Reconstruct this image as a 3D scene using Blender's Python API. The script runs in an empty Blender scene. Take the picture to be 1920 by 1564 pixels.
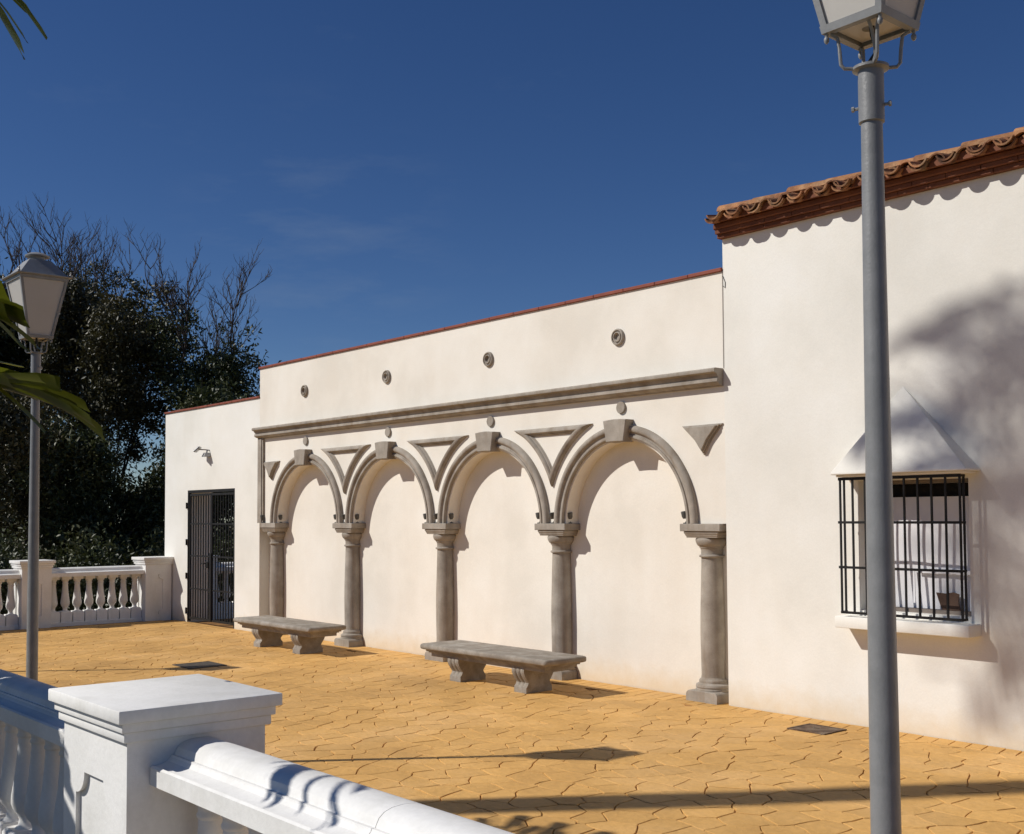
import bpy, bmesh, math, random
import numpy as np
from mathutils import Vector, Matrix
from mathutils.geometry import tessellate_polygon
R = math.radians
SC = bpy.context.scene
COL = SC.collection

# ------------------------------------------------------------------ camera
yaw, pitch, roll = R(40.183), R(2.5574), R(-0.340)
fw = Vector((-math.cos(yaw)*math.cos(pitch), math.sin(yaw)*math.cos(pitch), math.sin(pitch)))
rt = Vector((math.sin(yaw), math.cos(yaw), 0)); up = rt.cross(fw)
r2 = math.cos(roll)*rt + math.sin(roll)*up; u2 = -math.sin(roll)*rt + math.cos(roll)*up
cd = bpy.data.cameras.new('camera'); cam = bpy.data.objects.new('camera', cd); COL.objects.link(cam)
cam.matrix_world = Matrix(((r2.x, u2.x, -fw.x, 0), (r2.y, u2.y, -fw.y, 0), (r2.z, u2.z, -fw.z, 1.7), (0, 0, 0, 1)))
cd.sensor_width = 36; cd.lens = 2155.77/1920*36; cd.shift_y = (871.07-782)/1920; cd.clip_start = .05; cd.clip_end = 3000
SC.camera = cam
# ------------------------------------------------------------------ sky, sun, exposure
LX, LY, LE = .573, .819, .85            # the way the light travels: across, into the wall, down per horizontal metre
elev = math.atan(LE)
wd = bpy.data.worlds.new('World'); SC.world = wd; wd.use_nodes = True
wn = wd.node_tree; wn.nodes.clear()
def WN(t, **k):
    n = wn.nodes.new(t)
    for a, b in k.items(): setattr(n, a, b)
    return n
sky = WN('ShaderNodeTexSky', sky_type='NISHITA', sun_disc=False, sun_elevation=elev, sun_rotation=math.atan2(-LX, -LY),
         altitude=2300, air_density=1.0, dust_density=0.45, ozone_density=3.5)
hs = WN('ShaderNodeHueSaturation'); hs.inputs['Saturation'].default_value = 1.20; hs.inputs['Hue'].default_value = .510
wn.links.new(sky.outputs[0], hs.inputs['Color'])
tcw = WN('ShaderNodeTexCoord'); mpw = WN('ShaderNodeMapping'); mpw.inputs['Scale'].default_value = (2.2, 5.0, 13.0); mpw.inputs['Rotation'].default_value = (0.1, 0.25, .6)
wn.links.new(tcw.outputs['Generated'], mpw.inputs['Vector'])
nzw = WN('ShaderNodeTexNoise'); nzw.inputs['Scale'].default_value = 1.4; nzw.inputs['Detail'].default_value = 7; nzw.inputs['Roughness'].default_value = .6
wn.links.new(mpw.outputs[0], nzw.inputs['Vector'])
rpw = WN('ShaderNodeMapRange'); rpw.inputs['From Min'].default_value = .60; rpw.inputs['From Max'].default_value = .88; rpw.inputs['To Max'].default_value = .07
wn.links.new(nzw.outputs['Fac'], rpw.inputs['Value'])
mxw = WN('ShaderNodeMixRGB'); mxw.inputs['Color2'].default_value = (4.6, 5.4, 6.2, 1)
wn.links.new(rpw.outputs[0], mxw.inputs['Fac']); wn.links.new(hs.outputs[0], mxw.inputs['Color1'])
# one faint cirrus streak low over the trees
cdir = (fw+r2*(600-960)/2155.8+u2*(871-455)/2155.8).normalized()
dt = WN('ShaderNodeVectorMath', operation='DOT_PRODUCT'); nv = WN('ShaderNodeVectorMath', operation='NORMALIZE'); dt.inputs[1].default_value = cdir
wn.links.new(tcw.outputs['Generated'], nv.inputs[0]); wn.links.new(nv.outputs[0], dt.inputs[0])
cm = WN('ShaderNodeMapRange', interpolation_type='SMOOTHSTEP'); cm.inputs['From Min'].default_value = .990; cm.inputs['From Max'].default_value = 1.0
wn.links.new(dt.outputs['Value'], cm.inputs['Value'])
mp2 = WN('ShaderNodeMapping'); mp2.inputs['Rotation'].default_value = (.35, -.30, yaw); mp2.inputs['Scale'].default_value = (5, 8, 30); wn.links.new(nv.outputs[0], mp2.inputs['Vector'])
nz2 = WN('ShaderNodeTexNoise'); nz2.inputs['Scale'].default_value = 1.0; nz2.inputs['Detail'].default_value = 8; nz2.inputs['Roughness'].default_value = .6; wn.links.new(mp2.outputs[0], nz2.inputs['Vector'])
m2 = WN('ShaderNodeMapRange'); m2.inputs['From Min'].default_value = .48; m2.inputs['From Max'].default_value = .75; m2.inputs['To Max'].default_value = .13; wn.links.new(nz2.outputs['Fac'], m2.inputs['Value'])
ml = WN('ShaderNodeMath', operation='MULTIPLY'); wn.links.new(m2.outputs[0], ml.inputs[0]); wn.links.new(cm.outputs[0], ml.inputs[1])
mx2 = WN('ShaderNodeMixRGB'); mx2.inputs['Color2'].default_value = (4.6, 5.4, 6.2, 1); wn.links.new(ml.outputs[0], mx2.inputs['Fac']); wn.links.new(mxw.outputs[0], mx2.inputs['Color1'])
bg = WN('ShaderNodeBackground'); bg.inputs['Strength'].default_value = .063
wo = WN('ShaderNodeOutputWorld')
wn.links.new(mx2.outputs[0], bg.inputs['Color']); wn.links.new(bg.outputs[0], wo.inputs['Surface'])
sl = bpy.data.lights.new('sun', 'SUN'); sl.energy = 4.25; sl.angle = R(.53); sl.color = (1, .965, .91)
so = bpy.data.objects.new('sun', sl); COL.objects.link(so)
so.rotation_euler = Vector((LX, LY, -LE)).to_track_quat('-Z', 'Y').to_euler(); so.location = (-12, -17, 18)
vs = SC.view_settings; vs.view_transform = 'Standard'; vs.look = 'None'; vs.exposure = 0.0; vs.gamma = 1; vs.use_curve_mapping = False
SC.render.engine = 'CYCLES'; SC.cycles.use_denoising = True; SC.cycles.max_bounces = 8

# ------------------------------------------------------------------ helpers
def tag(o, label=None, cat=None, group=None, kind=None):
    if label: o['label'] = label
    if cat: o['category'] = cat
    if group: o['group'] = group
    if kind: o['kind'] = kind
    return o
def wloc(o):
    v = Vector((0, 0, 0))
    while o is not None: v += o.location; o = o.parent
    return v
def empty(name, loc, label, cat, group=None):
    o = bpy.data.objects.new(name, None); COL.objects.link(o); o.location = loc; o.empty_display_size = .1
    return tag(o, label, cat, group)
def inst(name, me, loc, parent=None, rot=(0, 0, 0)):
    o = bpy.data.objects.new(name, me); COL.objects.link(o)
    if parent is not None: o.parent = parent
    o.location = Vector(loc) - (wloc(parent) if parent is not None else Vector((0, 0, 0)))
    o.rotation_euler = rot
    return o
def copy_tree(o, parent=None):
    c = o.copy(); COL.objects.link(c); c.parent = parent
    for ch in list(o.children): copy_tree(ch, c)
    return c

class MB:
    def __init__(s): s.v = []; s.f = []
    def add(s, vs, fs):
        n = len(s.v); s.v += [tuple(p) for p in vs]; s.f += [tuple(i+n for i in f) for f in fs]; return s
    def box(s, x0, x1, y0, y1, z0, z1):
        return s.add([(x0,y0,z0),(x1,y0,z0),(x1,y1,z0),(x0,y1,z0),(x0,y0,z1),(x1,y0,z1),(x1,y1,z1),(x0,y1,z1)],
                     [(3,2,1,0),(4,5,6,7),(0,1,5,4),(1,2,6,5),(2,3,7,6),(3,0,4,7)])
    def loft(s, rings, closed=True, cap0=True, cap1=True):
        n = len(rings[0]); vs = [p for r in rings for p in r]; fs = []
        m = n if closed else n-1
        for i in range(len(rings)-1):
            for j in range(m):
                a = i*n+j; b = i*n+(j+1) % n; fs.append((a, b, b+n, a+n))
        if cap0: fs.append(tuple(range(n))[::-1])
        if cap1: fs.append(tuple((len(rings)-1)*n+j for j in range(n)))
        return s.add(vs, fs)
    def lathe(s, prof, c=(0, 0, 0), seg=24, cap=True):
        return s.loft([[(c[0]+r*math.cos(2*math.pi*j/seg), c[1]+r*math.sin(2*math.pi*j/seg), c[2]+z) for j in range(seg)] for r, z in prof], True, cap, cap)
    def sqlathe(s, prof, c=(0, 0, 0), kx=1, ky=1):
        return s.loft([[(c[0]-a*kx, c[1]-a*ky, c[2]+z), (c[0]+a*kx, c[1]-a*ky, c[2]+z), (c[0]+a*kx, c[1]+a*ky, c[2]+z), (c[0]-a*kx, c[1]+a*ky, c[2]+z)] for a, z in prof])
    def tube(s, path, rad, seg=8, cap=True):
        P = [Vector(p) for p in path]; rings = []
        if not hasattr(rad, '__len__'): rad = [rad]*len(P)
        t = (P[1]-P[0]).normalized(); a = t.orthogonal().normalized()
        for i, p in enumerate(P):
            t = (P[min(i+1, len(P)-1)]-P[max(i-1, 0)]).normalized()
            a = (a - t*a.dot(t)); a = a.normalized() if a.length > 1e-6 else t.orthogonal().normalized(); b = t.cross(a)
            rings.append([p + (a*math.cos(2*math.pi*j/seg)+b*math.sin(2*math.pi*j/seg))*rad[i] for j in range(seg)])
        return s.loft(rings, True, cap, cap)
    def plate(s, loops, to3, d0, d1):
        """loops: outer then holes, 2d; to3(u,v,d) -> 3d; slab between depths d0 and d1"""
        flat = [p for l in loops for p in l]
        tris = tessellate_polygon([[Vector((p[0], p[1], 0)) for p in l] for l in loops])
        n = len(flat); vs = [to3(p[0], p[1], d0) for p in flat]+[to3(p[0], p[1], d1) for p in flat]; fs = []
        for t in tris: fs.append(tuple(t)); fs.append(tuple(i+n for i in reversed(t)))
        k = 0
        for l in loops:
            m = len(l)
            for j in range(m): fs.append((k+j, k+(j+1) % m, k+(j+1) % m+n, k+j+n))
            k += m
        return s.add(vs, fs)
    def mesh(s, name, mat=None, off=(0, 0, 0), smooth=35, bevel=0, seg=1, weld=True):
        me = bpy.data.meshes.new(name)
        me.from_pydata([(p[0]-off[0], p[1]-off[1], p[2]-off[2]) for p in s.v], [], s.f)
        bm = bmesh.new(); bm.from_mesh(me)
        if weld: bmesh.ops.remove_doubles(bm, verts=bm.verts, dist=1e-5)
        if bevel:
            ed = [e for e in bm.edges if len(e.link_faces) == 2 and e.calc_face_angle(0) > R(30)]
            bmesh.ops.bevel(bm, geom=ed, offset=bevel, segments=seg, affect='EDGES', profile=.5, clamp_overlap=True)
        bmesh.ops.recalc_face_normals(bm, faces=bm.faces)
        bm.to_mesh(me); bm.free()
        if mat: me.materials.append(mat)
        if smooth: me.shade_smooth(); me.set_sharp_from_angle(angle=R(smooth))
        return me
    def build(s, name, mat, parent=None, **k):
        off = wloc(parent) if parent is not None else Vector((0, 0, 0))
        me = s.mesh(name, mat, off, **k)
        o = bpy.data.objects.new(name, me); COL.objects.link(o); o.parent = parent
        return o

# ------------------------------------------------------------------ materials
def material(name, cols, scale=2.0, rough=.8, bump=.15, bscale=60, spec=.3, metal=0, detail=5, lo=.35, hi=.65, fine=0.0, streak=None, attr=None, big=None, trans=None, orand=None, foot=None):
    m = bpy.data.materials.new(name); m.use_nodes = True; nt = m.node_tree; N = nt.nodes; L = nt.links; b = N['Principled BSDF']
    def nd(t, **k):
        n = N.new(t)
        for a, c in k.items(): setattr(n, a, c)
        return n
    geo = nd('ShaderNodeNewGeometry')
    def noise(sc, det=5, ro=.55, vec=None):
        n = nd('ShaderNodeTexNoise'); n.inputs['Scale'].default_value = sc; n.inputs['Detail'].default_value = det; n.inputs['Roughness'].default_value = ro
        L.new(vec or geo.outputs['Position'], n.inputs['Vector']); return n
    n1 = noise(scale, detail, .6)
    cr = nd('ShaderNodeValToRGB'); e = cr.color_ramp.elements
    e[0].position = lo; e[1].position = hi; e[0].color = (*cols[0], 1); e[1].color = (*cols[-1], 1)
    for i, c in enumerate(cols[1:-1]):
        x = e.new(lo+(hi-lo)*(i+1)/(len(cols)-1)); x.color = (*c, 1)
    L.new(n1.outputs['Fac'], cr.inputs['Fac']); out = cr.outputs['Color']
    def mult(out, fac_socket, lo_v, hi_v, fmin=.3, fmax=.7):
        mr = nd('ShaderNodeMapRange'); mr.inputs['From Min'].default_value = fmin; mr.inputs['From Max'].default_value = fmax
        mr.inputs['To Min'].default_value = lo_v; mr.inputs['To Max'].default_value = hi_v; L.new(fac_socket, mr.inputs['Value'])
        mx = nd('ShaderNodeMixRGB', blend_type='MULTIPLY'); mx.inputs['Fac'].default_value = 1
        L.new(out, mx.inputs['Color1']); L.new(mr.outputs[0], mx.inputs['Color2']); return mx.outputs['Color']
    if fine: out = mult(out, noise(bscale*2, 3).outputs['Fac'], 1-fine, 1+fine)
    if big: out = mult(out, noise(big[0], 4).outputs['Fac'], 1-big[1], 1+big[1])
    if streak:
        mp = nd('ShaderNodeMapping'); mp.inputs['Scale'].default_value = streak[0]; L.new(geo.outputs['Position'], mp.inputs['Vector'])
        ns = noise(1, 6, .6, mp.outputs[0])
        mr = nd('ShaderNodeMapRange'); mr.inputs['From Min'].default_value = .5; mr.inputs['From Max'].default_value = .72; mr.inputs['To Max'].default_value = streak[2]
        L.new(ns.outputs['Fac'], mr.inputs['Value'])
        mx = nd('ShaderNodeMixRGB'); mx.inputs['Color2'].default_value = (*streak[1], 1); L.new(mr.outputs[0], mx.inputs['Fac']); L.new(out, mx.inputs['Color1']); out = mx.outputs['Color']
    if attr:
        at = nd('ShaderNodeAttribute', attribute_name=attr[0]); out = mult(out, at.outputs['Fac'], attr[1], attr[2], 0, 1)
    if foot:  # ochre splash dirt, also paints paving bounce light into the wall foot
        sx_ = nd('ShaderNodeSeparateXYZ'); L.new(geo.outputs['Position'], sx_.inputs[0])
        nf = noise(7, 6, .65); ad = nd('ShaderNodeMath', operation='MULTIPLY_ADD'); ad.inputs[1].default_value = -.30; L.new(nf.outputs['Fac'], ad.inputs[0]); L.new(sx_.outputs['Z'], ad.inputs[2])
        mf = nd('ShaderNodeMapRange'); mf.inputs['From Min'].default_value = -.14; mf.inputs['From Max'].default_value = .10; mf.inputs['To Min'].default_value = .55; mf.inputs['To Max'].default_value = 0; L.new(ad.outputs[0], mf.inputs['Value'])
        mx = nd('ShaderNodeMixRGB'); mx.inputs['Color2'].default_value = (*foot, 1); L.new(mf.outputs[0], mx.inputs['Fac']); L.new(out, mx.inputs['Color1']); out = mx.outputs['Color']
    if orand:
        oi = nd('ShaderNodeObjectInfo'); out = mult(out, oi.outputs['Random'], 1-orand, 1+orand, 0, 1)
    L.new(out, b.inputs['Base Color'])
    b.inputs['Roughness'].default_value = rough; b.inputs['Metallic'].default_value = metal; b.inputs['Specular IOR Level'].default_value = spec
    if bump:
        bp = nd('ShaderNodeBump'); bp.inputs['Strength'].default_value = bump; bp.inputs['Distance'].default_value = .02
        nb = noise(bscale, 6, .65); L.new(nb.outputs['Fac'], bp.inputs['Height']); L.new(bp.outputs['Normal'], b.inputs['Normal'])
    if trans:
        tr = nd('ShaderNodeBsdfTranslucent'); tr.inputs['Color'].default_value = (*trans[0], 1)
        ms = nd('ShaderNodeMixShader'); ms.inputs['Fac'].default_value = trans[1]
        L.new(b.outputs[0], ms.inputs[1]); L.new(tr.outputs[0], ms.inputs[2]); L.new(ms.outputs[0], N['Material Output'].inputs['Surface'])
    return m
M = {}
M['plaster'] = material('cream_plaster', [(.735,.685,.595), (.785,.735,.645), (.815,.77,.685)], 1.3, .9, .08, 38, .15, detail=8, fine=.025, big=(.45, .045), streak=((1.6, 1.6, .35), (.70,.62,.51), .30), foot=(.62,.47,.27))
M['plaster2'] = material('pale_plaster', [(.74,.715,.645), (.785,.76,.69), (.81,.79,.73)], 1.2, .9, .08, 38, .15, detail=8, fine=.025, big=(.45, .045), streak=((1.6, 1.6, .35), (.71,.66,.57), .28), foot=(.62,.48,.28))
M['stone'] = material('grey_cast_stone', [(.27,.235,.195), (.335,.295,.245), (.395,.35,.295)], 5, .85, .22, 90, .2, fine=.10, streak=((9, 9, 1.1), (.21,.155,.105), .6))
M['bench'] = material('speckled_bench_stone', [(.25,.215,.175), (.315,.275,.225), (.40,.36,.31)], 7, .85, .5, 160, .25, fine=.22)
M['white'] = material('white_masonry_paint', [(.73,.715,.675), (.78,.765,.73), (.81,.795,.765)], 2.2, .68, .13, 26, .25, detail=8, fine=.03, big=(1.1, .035), streak=((4, 4, 1.6), (.56,.54,.49), .42))
M['pave'] = material('ochre_stamped_concrete', [(.53,.295,.088), (.62,.352,.108), (.67,.395,.142)], 1.1, .72, .55, 11, .3, detail=9, fine=.07, big=(.35, .10), attr=('tone', .92, 1.07), streak=((.9, .9, 1), (.46,.27,.10), .45))
M['joint'] = material('ochre_joint', [(.24,.115,.035), (.42,.21,.065)], 2.5, .9, .2, 40)
M['earth'] = material('dry_earth', [(.10,.085,.05), (.16,.13,.08), (.09,.10,.04)], .8, .95, .5, 8)
M['redcop'] = material('red_coping_tile', [(.20,.055,.035), (.27,.075,.045)], 6, .7, .1, 60)
M['tile'] = material('terracotta_tile', [(.11,.050,.026), (.25,.105,.048), (.33,.165,.075), (.19,.115,.065)], 8, .85, .4, 60, fine=.15, orand=.38)
M['ridge'] = material('ochre_ridge_tile', [(.22,.09,.042), (.37,.175,.075), (.45,.25,.125)], 6, .85, .4, 60, fine=.15, streak=((7, 7, 7), (.09,.055,.035), .85), orand=.28)
M['redpaint'] = material('red_brown_eave', [(.14,.050,.026), (.20,.075,.038)], 5, .8, .2, 50, fine=.1)
M['pole'] = material('grey_painted_steel', [(.195,.194,.190), (.235,.233,.228)], 12, .38, .12, 130, .5, fine=.03)
M['pole_lt'] = material('grey_lantern_paint', [(.20,.20,.197), (.26,.26,.255)], 10, .45, .08, 90, .5)
M['milk'] = material('milky_lantern_panel', [(.68,.64,.575), (.74,.70,.64)], 3, .4, .03, 60, .5, trans=((.75,.70,.62), .35))
M['iron'] = material('black_iron', [(.010,.010,.010), (.018,.017,.016)], 10, .6, .1, 120, .25)
M['dark'] = material('dark_interior', [(.006,.006,.006), (.01,.01,.01)], 3, .9, 0)
M['blind'] = material('white_window_sheet', [(.66,.65,.66), (.74,.73,.74)], 2.5, .55, .05, 20, .4)
M['rag'] = material('brown_board', [(.07,.04,.028), (.11,.065,.045)], 8, .9, .2, 60)
M['frame'] = material('grey_brown_frame', [(.16,.13,.11), (.22,.18,.15)], 8, .6, .1, 60)
M['cover'] = material('rusty_manhole_plate', [(.06,.035,.022), (.12,.07,.04), (.17,.13,.09)], 9, .8, .4, 60, .4)
M['cover2'] = material('dark_manhole_plate', [(.055,.045,.035), (.085,.07,.055)], 9, .7, .4, 60, .4)
M['bark'] = material('dark_bark', [(.030,.025,.02), (.065,.055,.045)], 9, .9, .5, 30)
M['twig'] = material('bare_twig', [(.045,.035,.03), (.085,.065,.055)], 9, .9, 0)
M['leaf'] = material('dark_tree_leaf', [(.026,.035,.012), (.055,.068,.023), (.095,.095,.038)], 1.1, .5, 0, spec=.45, trans=((.04,.05,.012), .15))
M['leaf2'] = material('brownish_tree_leaf', [(.033,.034,.014), (.066,.061,.024), (.108,.092,.043)], 1.3, .5, 0, spec=.45, trans=((.05,.045,.012), .15))
M['frond'] = material('glossy_palm_leaf', [(.022,.036,.008), (.042,.06,.012), (.085,.095,.016)], 3, .42, 0, spec=.5, trans=((.19,.21,.015), .38))
M['palm'] = material('palm_leaf', [(.03,.045,.012), (.05,.07,.02)], 2, .5, 0, trans=((.08,.1,.02), .2))
M['alu'] = material('grey_floodlight', [(.28,.28,.28), (.36,.36,.36)], 10, .4, 0, metal=.4)
M['glass'] = material('dark_glass', [(.02,.02,.022), (.03,.03,.03)], 3, .1, 0, spec=.6)
M['spot'] = material('dark_spotlight', [(.07,.07,.065), (.12,.115,.105)], 20, .5, 0)
M['cable'] = material('black_cable', [(.02,.02,.02), (.035,.035,.035)], 10, .6, 0)

rnd = random.Random(7)
W = 8.144; NI = 8.31                      # front plane of the facade, back plane of the arcade niches
XL, XR, XG = -15.45, -6.662, -18.83       # arcade left end, arcade right end, garden wall end
def f2(u, v, d): return (u, d, v)

# ------------------------------------------------------------------ ground
tb = MB(); nx, ny = 60, 60
def gx(i): t = i/nx*2-1; return -10+math.copysign(abs(t)**2.2, t)*900
def gy(i): t = i/ny*2-1; return 4+math.copysign(abs(t)**2.2, t)*900
def gh(x, y):
    d = max(0, -19.3-x)
    return -.16-min(3.2, d*.55) + .05*math.sin(x*.7)*math.cos(y*.9)
tv = [(gx(i), gy(j), gh(gx(i), gy(j))) for j in range(ny+1) for i in range(nx+1)]
tb.add(tv, [(j*(nx+1)+i, j*(nx+1)+i+1, (j+1)*(nx+1)+i+1, (j+1)*(nx+1)+i) for j in range(ny) for i in range(nx)])
tag(tb.build('ground', M['earth'], weld=False), kind='structure')
pl = MB().box(-19.0, 6, 1.42, 8.62, -.5, -.011)
plaza = tag(pl.build('plaza_pavement', M['joint'], smooth=0), kind='structure')
tb = MB().box(-19.2, -15.0, 8.62, 12.5, -.55, -.06)
tag(tb.build('rear_terrace', M['joint'], smooth=0), kind='structure')

# paving stones: irregular six-sided stamped pieces
SW, SH = .245, .215
X0, Y0, NX, NY = -18.45, 2.05, 90, 28
prnd = random.Random(3)
jit = {}
def node(i, j):
    # brick-lattice nodes: every row line j has nodes at half steps
    if (i, j) not in jit:
        jit[(i, j)] = (X0+i*SW*.5+prnd.uniform(-.062, .062), Y0+j*SH+(-.028 if (i+j) % 2 else .028)+prnd.uniform(-.045, .045))
    return jit[(i, j)]
mids = {}
def mid(a, b):
    k = (a, b) if a < b else (b, a)
    if k not in mids:
        p, q = node(*k[0]), node(*k[1]); t = prnd.uniform(.35, .65)
        mids[k] = (p[0]+(q[0]-p[0])*t+prnd.uniform(-.014, .014), p[1]+(q[1]-p[1])*t+prnd.uniform(-.014, .014))
    return mids[k]
YMAX = 7.93
stones = []
for j in range(NY):
    for k in range(-1, NX):
        i = 2*k+(j % 2)
        ks = [(i, j), (i+1, j), (i+2, j), (i+2, j+1), (i+1, j+1), (i, j+1)]
        loop = []
        for a in range(6):
            loop.append(node(*ks[a])); loop.append(mid(ks[a], ks[(a+1) % 6]))
        loop = [(min(max(x, -18.45), 3.5), min(y, YMAX)) for x, y in loop]
        cx = sum(p[0] for p in loop)/12; cy = sum(p[1] for p in loop)/12
        ar = abs(sum(loop[a][0]*loop[(a+1) % 12][1]-loop[(a+1) % 12][0]*loop[a][1] for a in range(12)))/2
        if ar < .012: continue
        stones.append((cx, cy, loop, ar))
def stone_geo(loop, cx, cy, z=0.0):
    r = prnd.random; n = len(loop); tx, ty = prnd.uniform(-.006, .006), prnd.uniform(-.006, .006); dz = prnd.uniform(-.0012, .0012); gw_ = prnd.uniform(.0026, .0055)
    def ins(p, d):
        v = Vector((p[0]-cx, p[1]-cy)); l = v.length; return (cx+v.x*(l-d)/l, cy+v.y*(l-d)/l) if l > d else p
    vs = []
    for d, h in ((gw_, -.016), (gw_+.0008, -.0022), (gw_+.0035, 0)):
        for p in loop:
            q = ins(p, d); vs.append((q[0], q[1], z+h+(tx*(q[0]-cx)+ty*(q[1]-cy)+dz if h > -.015 else 0)))
    vs.append((cx, cy, z+dz))
    fs = []
    for a in range(n):
        b = (a+1) % n
        fs += [(a, b, n+b, n+a), (n+a, n+b, 2*n+b, 2*n+a), (2*n+a, 2*n+b, 3*n)]
    return vs, fs
def tone_mesh(name, vs, fs, tones, mat, off):
    me = bpy.data.meshes.new(name); me.from_pydata([(p[0]-off[0], p[1]-off[1], p[2]) for p in vs], [], fs)
    at = me.attributes.new('tone', 'FLOAT', 'FACE'); at.data.foreach_set('value', np.array(tones, dtype=np.float32))
    me.materials.append(mat); me.shade_smooth(); me.set_sharp_from_angle(angle=R(8)); return me
def seen_size(cx, cy, ar):
    d = Vector((cx, cy, -1.7)); z = d.dot(fw)
    if z < 1: return 0
    x = 960+2155.8*d.dot(r2)/z; y = 871-2155.8*d.dot(u2)/z
    return ar/z**3 if -20 < x < 1940 and 1100 < y < 1600 and y < 1360+.34*(x-320)+60 else 0
stones.sort(key=lambda s: -seen_size(s[0], s[1], s[3]))
sv, sf, stn = [], [], []
for n, (cx, cy, loop, ar) in enumerate(stones):
    vs, fs = stone_geo(loop, cx, cy); t = prnd.random()
    if n < 300:
        o = bpy.data.objects.new('paving_stone', tone_mesh('paving_stone', vs, fs, [t]*len(fs), M['pave'], (cx, cy))); COL.objects.link(o); o.parent = plaza; o.location = (cx, cy, 0)
    else:
        k = len(sv); sv += vs; sf += [tuple(i+k for i in f) for f in fs]; stn += [t]*len(fs)
o = bpy.data.objects.new('paving_stones', tone_mesh('paving_stones', sv, sf, stn, M['pave'], (0, 0))); COL.objects.link(o); o.parent = plaza; o['kind'] = 'stuff'
# edge course of small stamped bricks along the foot of the wall
bx = -18.3
while bx < 1.0:
    w = prnd.uniform(.115, .135); y1 = 8.135 if (bx < XL-.14 or bx > XR) else 8.30
    l = [(bx+.045, 7.935), (bx+w+.045, 7.935), (bx+w, y1), (bx, y1)]
    l = [q for a in range(4) for q in (l[a], ((l[a][0]+l[(a+1) % 4][0])/2, (l[a][1]+l[(a+1) % 4][1])/2))]
    cx = bx+w/2+.02; cy = (7.935+y1)/2; vs, fs = stone_geo(l, cx, cy, .001)
    o = bpy.data.objects.new('edge_brick', tone_mesh('edge_brick', vs, fs, [prnd.random()]*len(fs), M['pave'], (cx, cy))); COL.objects.link(o); o.parent = plaza; o.location = (cx, cy, 0)
    bx += w

# ------------------------------------------------------------------ arcade building
SP = 2.045; AX = [-7.955-SP*k for k in range(4)]; CX = [-6.932-SP*k for k in range(5)]
ZS = 1.618; RI = .822
arc = empty('arcade_building', (-11, W, 0), 'long cream building front with four blind arches on grey stone columns', 'building')
loop = [(XL, ZS), (XL, 3.905), (XR, 3.905), (XR, ZS)]
for cxa in AX:
    n = 40
    for i in range(n+1):
        a = math.pi*i/n; loop.append((cxa+RI*math.cos(a), ZS+RI*math.sin(a)))
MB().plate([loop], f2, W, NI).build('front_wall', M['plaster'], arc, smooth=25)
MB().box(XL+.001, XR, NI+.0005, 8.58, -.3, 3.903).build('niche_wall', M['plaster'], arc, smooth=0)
# coping of thin red tiles
x = XL-.012
while x < XR-.03:
    x1 = min(x+.42, XR-.002)
    MB().box(x+.0015, x1-.0015, W-.022, 8.60, 3.906, 3.938+rnd.uniform(-.002, .002)).build('coping_tile', M['redcop'], arc, bevel=.004, smooth=30); x = x1
# cornice moulding
cp = [(0, 3.022), (.115, 3.022), (.128, 3.014), (.132, 3.0), (.128, 2.985), (.112, 2.975), (.095, 2.972), (.09, 2.958), (.078, 2.945), (.074, 2.932), (.088, 2.927), (.090, 2.900), (.084, 2.893), (.055, 2.878), (.03, 2.872), (.026, 2.862), (0, 2.862)]
MB().loft([[(XL-.01+d*0, W-d+.001, z) for d, z in cp], [(XR-.012-(.02 if 0 else 0), W-d+.001, z) for d, z in cp]]).build('cornice', M['stone'], arc, smooth=35)
# upright stone strip at the left end
MB().plate([[(XL-.004, ZS+.001), (XL-.004, 2.861), (XL+.15, 2.861), (XL+.15, ZS+.001)]], f2, W-.03, W+.001).build('corner_strip', M['stone'], arc, bevel=.006)
MB().plate([[(XL+.018, ZS+.001), (XL+.018, 2.86), (XL+.12, 2.86), (XL+.12, ZS+.001)]], f2, W-.042, W-.0295).build('corner_strip', M['stone'], arc, bevel=.005)
# arch mouldings
ap = [(.972, -.001), (.972, .030), (.963, .046), (.945, .056), (.925, .056), (.909, .046), (.902, .030), (.897, .026), (.880, .026), (.876, .038), (.862, .042), (.850, .038), (.845, .024), (.842, -.001)]
for cxa in AX:
    rings = []
    for i in range(57):
        a = math.pi*i/56; rings.append([(cxa+r*math.cos(a), W-d, ZS+r*math.sin(a)) for r, d in ap])
    MB().loft(rings).build('arch_moulding', M['stone'], arc, smooth=40)
# keystones, discs, roundels
ks = MB()
bt, tp = 2.418-ZS, 2.642-ZS
def kring(d, g=0): return [(-.122+g, d, bt+g), (0, d, bt+.004+g), (.122-g, d, bt+g), (.158-g, d, tp-.008-g), (.08, d, tp-.001-g), (0, d, tp+.002-g), (-.08, d, tp-.001-g), (-.158+g, d, tp-.008-g)]
ks.loft([kring(W+.03), kring(W-.105), kring(W-.112, .007)])
kme = ks.mesh('keystone', M['stone'], (0, W, 0), smooth=30)
dme = MB().loft([[(r*math.cos(2*math.pi*j/28), -d, r*math.sin(2*math.pi*j/28)) for j in range(28)] for r, d in ((.060, -.002), (.060, .018), (.055, .023))]).mesh('stone_disc', M['stone'], smooth=35)
rme = MB().loft([[(r*math.cos(2*math.pi*j/32), -d, r*math.sin(2*math.pi*j/32)) for j in range(32)] for r, d in ((.084, -.002), (.084, .018), (.078, .028), (.068, .030), (.062, .016), (.055, .014), (.050, .030), (.042, .032), (.034, .022), (.030, .004))], True, True, True).mesh('roundel', M['stone'], smooth=40)
for cxa in AX:
    inst('keystone', kme, (cxa, W, ZS), arc); inst('stone_disc', dme, (cxa, W, 2.762), arc); inst('roundel', rme, (cxa-.035, W, 3.468), arc)
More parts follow.
